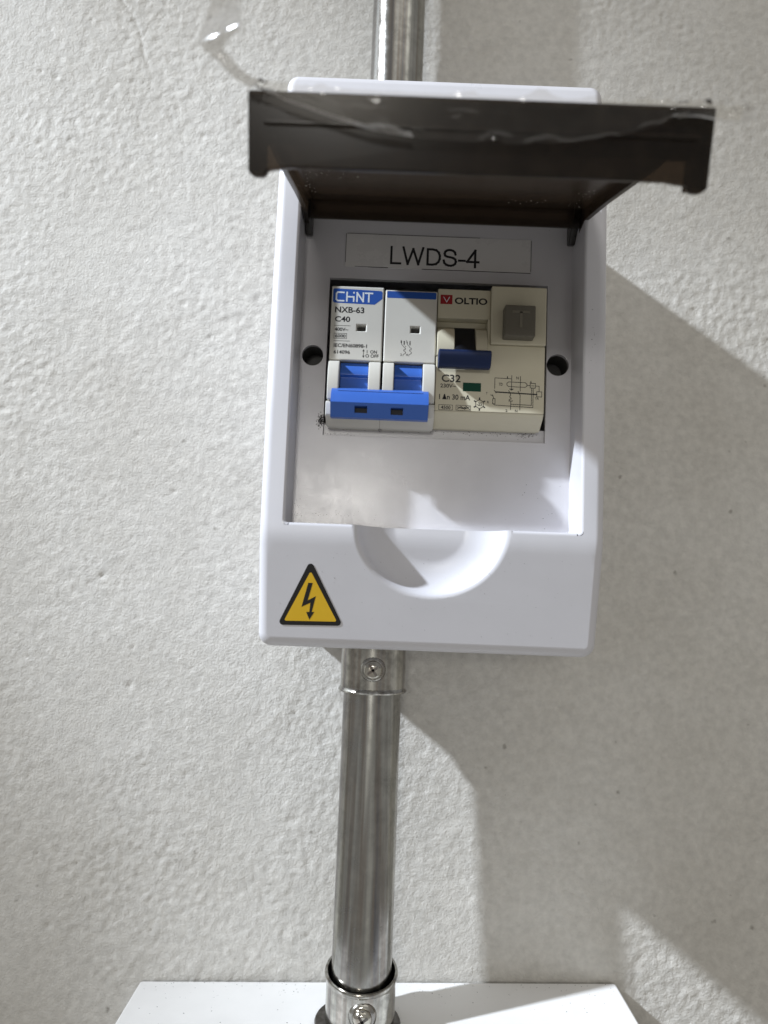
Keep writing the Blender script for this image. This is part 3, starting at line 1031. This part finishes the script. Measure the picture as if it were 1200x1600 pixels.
MB().strokes([[(17.35, 97.7), (18.4, 96.0), (19.3, 97.7)]], .22, HV - .77).build('emblem_letter', M_WHITEINK, rc)
text('logo_lettering', 'OLTIO', 21.1, 32.1, 95.45, 97.75, HV - .8, M_BLACK, rc, bold=0.03)
for s_, a in (('C32', (17.45, 23.8, 68.3, 70.85)), ('230V~', (17.1, 22.3, 66.35, 67.7)), ('I \u0394n 30 mA', (16.8, 27.1, 62.35, 64.25)), ('4500', (17.5, 20.7, 59.1, 60.25)), ('-25', (29.35, 31.1, 60.6, 61.8)),
              ('1', (39.2, 39.5, 70.1, 71.0)), ('N', (42.3, 43.1, 70.1, 71.0)), ('TD', (36.5, 37.8, 67.7, 68.7)), ('A', (46.8, 47.5, 68.9, 69.8)), ('YA', (48.6, 49.9, 63.4, 64.3)),
              ('T', (32.3, 32.8, 64.6, 65.4)), ('R', (32.8, 33.4, 61.6, 62.4)), ('2', (38.9, 39.6, 58.9, 59.8)), ('N', (42.1, 42.9, 58.9, 59.8)), ('I>, I>', (39.9, 41.3, 62.2, 63.1))):
    text('lettering', s_, *a, HV, M_BLACK, rc, bold=0.02)
dg = MB()


def px(x, y):      # layout of the printed diagram on the face
    return (33.33 + (x - 560) * 0.03235, 71.2 - (y - 115) * 0.0331)


dl = [[(785, 145), (617, 142), (617, 250)], [(790, 112), (790, 262)], [(880, 118), (880, 268)],
      [(760, 178), (930, 180), (948, 195), (948, 215), (930, 228), (760, 226), (742, 212), (742, 192), (760, 178)],
      [(948, 208), (982, 208)], [(982, 184), (1034, 184), (1034, 232), (982, 232), (982, 184)], [(995, 210), (1020, 210)],
      [(1034, 210), (1074, 212), (1074, 268)], [(1050, 268), (1102, 268), (1102, 320), (1050, 320), (1050, 268)],
      [(997, 234), (997, 410), (785, 405)], [(1013, 234), (1013, 432), (620, 420), (605, 408)],
      [(612, 268), (632, 296)], [(762, 268), (785, 310), (772, 330), (790, 345), (772, 362), (785, 380), (785, 460)], [(858, 270), (880, 310), (880, 460)],
      [(600, 355), (624, 355), (624, 408), (600, 408), (600, 355)], [(612, 355), (596, 318)], [(578, 318), (596, 325)], [(770, 250), (808, 250), (790, 262), (770, 250)]]
dg.strokes([[px(*p) for p in l] for l in dl], .2, HV)
dg.strokes([[px(632, 286), px(1050, 297)]], .42, HV)
hx = [(30.25 + 1.45 * math.cos(math.radians(30 + 60 * i)), 61.2 + 1.55 * math.sin(math.radians(30 + 60 * i))) for i in range(7)]
dg.strokes([hx], .2, HV)
for i in range(6):
    a = math.radians(30 + 60 * i)
    dg.strokes([[(30.25 + 1.45 * math.cos(a), 61.2 + 1.55 * math.sin(a)), (30.25 + 1.95 * math.cos(a), 61.2 + 2.05 * math.sin(a))]], .42, HV)
for x0, x1 in ((16.8, 21.3), (22.5, 27.3)):
    dg.strokes([[(x0, 58.85), (x1, 58.85), (x1, 60.55), (x0, 60.55), (x0, 58.85)]], .14, HV)
dg.strokes([[(22.9, 59.2), (24.2, 60.2), (25.3, 59.3), (27.0, 60.2)], [(22.9, 60.0), (24.6, 59.5), (26.0, 60.2), (27.1, 59.2)], [(23.5, 59.7), (26.5, 59.7)]], .2, HV)
dg.build('wiring_diagram', M_BLACK, rc)

# ------------------------------------------------------------------ conduits
def add_screw(parent, x, z, h0, r, rot=0.6):
    s = MB()
    s.disc_h([(r * .45, h0 - 5), (r * .45, h0 + .4), (r, h0 + .4), (r, h0 + 1.0), (r * .93, h0 + 1.9), (r * .72, h0 + 2.6), (r * .4, h0 + 2.95)], (x, z), 28)
    sc = s.build('clamp_screw', M_SCREW, parent, smooth=40)
    c, q = math.cos(rot), math.sin(rot)
    sl = MB()
    for a, b in ((c, q), (-q, c)):
        sl.strokes([[(x - a * r * .55, z - b * r * .55), (x + a * r * .55, z + b * r * .55)]], r * .26, h0 + 2.2, .82)
    sl.build('screw_slot', M_NUT, sc)


def pipe(name, c, r, z0, z1, label, lean=0.0):
    z = np.linspace(z0, z1, 12)
    mb = MB().lathe([(r, a) for a in z] + [(r - 1.4, z1), (r - 1.4, z0), (r, z0)], c, 64)
    mb.v = [(x, h + lean * (z1 - q) / (z1 - z0), q) for x, h, q in mb.v]
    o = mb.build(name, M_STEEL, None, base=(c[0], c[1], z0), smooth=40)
    return tag(o, label, 'conduit', 'galvanised conduits')


C1, C2 = (-1.9, 18.5), (-1.9, 27.0)
C3 = (-1.9, 31.8)
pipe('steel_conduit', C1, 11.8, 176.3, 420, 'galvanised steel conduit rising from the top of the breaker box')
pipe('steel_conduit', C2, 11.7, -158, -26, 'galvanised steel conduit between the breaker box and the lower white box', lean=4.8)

u = thing('conduit_connector', (C2[0], C2[1], -42.4), 'steel set-screw connector clamped under the breaker box', 'connector', 'set-screw connectors')
MB().lathe([(11.9, -42.4), (13.6, -42.5), (13.95, -41.9), (13.6, -41.2), (13.1, -40.7), (13.1, -19.6), (11.9, -19.6), (11.9, -42.4)], C2, 64).build('sleeve', M_STEEL2, u, smooth=40)
bs = MB().disc_h([(5.0, C2[1] + 11.4), (5.0, C2[1] + 12.6), (4.5, C2[1] + 13.5), (3.4, C2[1] + 14.0)], (C2[0], -32.7))
bs.build('screw_boss', M_STEEL2, u, smooth=50)
add_screw(u, C2[0], -32.7, C2[1] + 13.6, 3.7)

lo = thing('conduit_connector', (C3[0], C3[1], -167.5), 'steel set-screw connector on top of the lower white box', 'connector', 'set-screw connectors')
MB().lathe([(13.4, -167.2), (13.4, -152, .3), (13.9, -149.4, 1), (14.2, -148.6, 1), (13.9, -147.9, 1), (13.1, -148.0, 1), (12.6, -149.2, 1), (12.3, -160)], C3, 64, shear=0.2).build('sleeve', M_STEEL2, lo, smooth=50)
MB().lathe([(12.3, -167.6), (16.4, -167.6), (16.6, -167.0), (16.2, -166.2), (12.3, -165.9)], (C3[0] - .8, C3[1]), 40).build('flange', M_NUT, lo, smooth=40)
MB().disc_h([(5.4, C3[1] + 11.4), (5.2, C3[1] + 13.0), (4.4, C3[1] + 14.0), (3.2, C3[1] + 14.4)], (C3[0] + 1, -158.6)).build('screw_boss', M_STEEL2, lo, smooth=50)
add_screw(lo, C3[0] + 1, -158.6, C3[1] + 13.8, 3.6)

# ------------------------------------------------------------------ lower white box (its top shows at the bottom edge)
TL = math.radians(1.8)
lbx = thing('lower_box', (5.2, 0, -290), 'white painted box with a flat top at the bottom edge of the photo', 'box')


def tilt(mb):
    mb.v = [(5.2 + (x - 5.2) * math.cos(TL) - (z + 167.7) * math.sin(TL), h, -167.7 + (x - 5.2) * math.sin(TL) + (z + 167.7) * math.cos(TL)) for x, h, z in mb.v]
    return mb


tilt(MB().box(-96, 106.5, 0.2, 74, -288, -167.7)).build('box_body', M_LOWBOX, lbx, bevel=1.2, seg=3)
tilt(MB().box(-97.3, 107.8, 74.1, 88, -289, -166.4)).build('box_lid', M_LOWBOX, lbx, bevel=1.5, seg=3)

lg_ = MB()
for _k in range(230):
    _x, _h = random.uniform(-94, 104), abs(random.gauss(0, 9)) + 1.2 if random.random() < .6 else random.uniform(1, 70)
    _r, _n, _a = random.uniform(.06, .3), random.randint(4, 7), random.random() * 6
    _p = [(_x + _r * random.uniform(.4, 1.4) * math.cos(_a + 6.283 * i / _n), _h + _r * random.uniform(.4, 1.2) * math.sin(_a + 6.283 * i / _n), -167.68) for i in range(_n)]
    lg_.add(_p, [tuple(range(_n))])
g2 = tilt(lg_).build('grime_specks', M_DIRT, lbx)
g2['kind'] = 'stuff'

# ------------------------------------------------------------------ loose clear tape on the door's lip
def build_tape():
    # centre line: free end up on the left, then along the lip; each row = (x, h, z) of upper and lower edge
    up = [(-34.2, 198, 127.0), (-33.4, 200, 116.9), (-31.7, 205.5, 109.8), (-30.6, 208, 105.4), (-34.8, 203, 104.7), (-34.4, 203, 103.2), (-29.6, 201.0, 99.7),
          (-22, 199.5, 99.6), (-10, 199.2, 99.3), (10, 199.0, 99.2), (30, 199.0, 99.1), (48, 199.2, 98.9), (58, 199.8, 98.6), (66, 201, 97.6), (71, 202, 96.6)]
    dn = [(-39.7, 199, 125.9), (-38.3, 202, 115.1), (-39.7, 203, 108.0), (-40.6, 203, 104.8), (-39.6, 204, 103.9), (-36.9, 203, 102.0), (-31.1, 201.5, 97.9),
          (-20, 200.2, 94.6), (-4, 199.0, 90.4), (12, 198.4, 89.6), (30, 198.2, 89.6), (46, 198.8, 92.2), (57, 199.8, 95.6), (65, 201, 94.0), (69.5, 202.2, 93.0)]
    NU, NV = 180, 14
    ts = np.linspace(0, len(up) - 1, NU)

    def cr(P, t):
        P = np.array(P)
        i = min(int(t), len(P) - 2)
        f = t - i
        p0, p1, p2, p3 = P[max(i - 1, 0)], P[i], P[i + 1], P[min(i + 2, len(P) - 1)]
        return 0.5 * ((2 * p1) + (-p0 + p2) * f + (2 * p0 - 5 * p1 + 4 * p2 - p3) * f * f + (-p0 + 3 * p1 - 3 * p2 + p3) * f ** 3)
    n1 = field(64, 256, 1, 7)
    n2 = field(64, 256, 1, 3)
    vs, fs = [], []
    for a, t in enumerate(ts):
        A, B = cr(up, t), cr(dn, t)
        for b in range(NV + 1):
            s = b / NV
            p = A * (1 - s) + B * s
            if t < 6.2:
                w = 0.14 * n1[a % 256, b % 64] + 0.035 * n2[a % 256, b % 64]
            else:
                edge = 0.25 + 0.75 * max(0, (0.35 - s) / 0.35) + 0.6 * max(0, (s - .8) / .2)
                w = edge * (0.16 * n1[a % 256, b % 64] + 0.09 * n2[a % 256, b % 64]) + (.25 + edge) * 0.7 * max(0, n2[a % 256, (b + 20) % 64] - 0.3) * (1.0 if s < .45 or s > .85 else .25)
            vs.append((p[0] + .2 * w, p[1] + abs(w) * .9, p[2] + .35 * w))
    for a in range(NU - 1):
        for b in range(NV):
            q = a * (NV + 1) + b
            fs.append((q, q + 1, q + NV + 2, q + NV + 1))
    mb = MB()
    mb.add(vs, fs)
    o = mb.build('clear_tape', M_TAPE, None, base=(16, 199, 98), smooth=180)
    o.data.materials.append(M_TAPE2)
    for f in o.data.polygons:
        a, b = divmod(f.index, NV)
        t = ts[a]
        low = b >= NV - 2 and (6 < t < 8.4 or t > 11.7)
        f.material_index = 1 if t < 6.2 or t > 13.3 or low else 0
    tag(o, 'crumpled strip of clear adhesive tape peeling off the smoked door edge', 'tape')


build_tape()
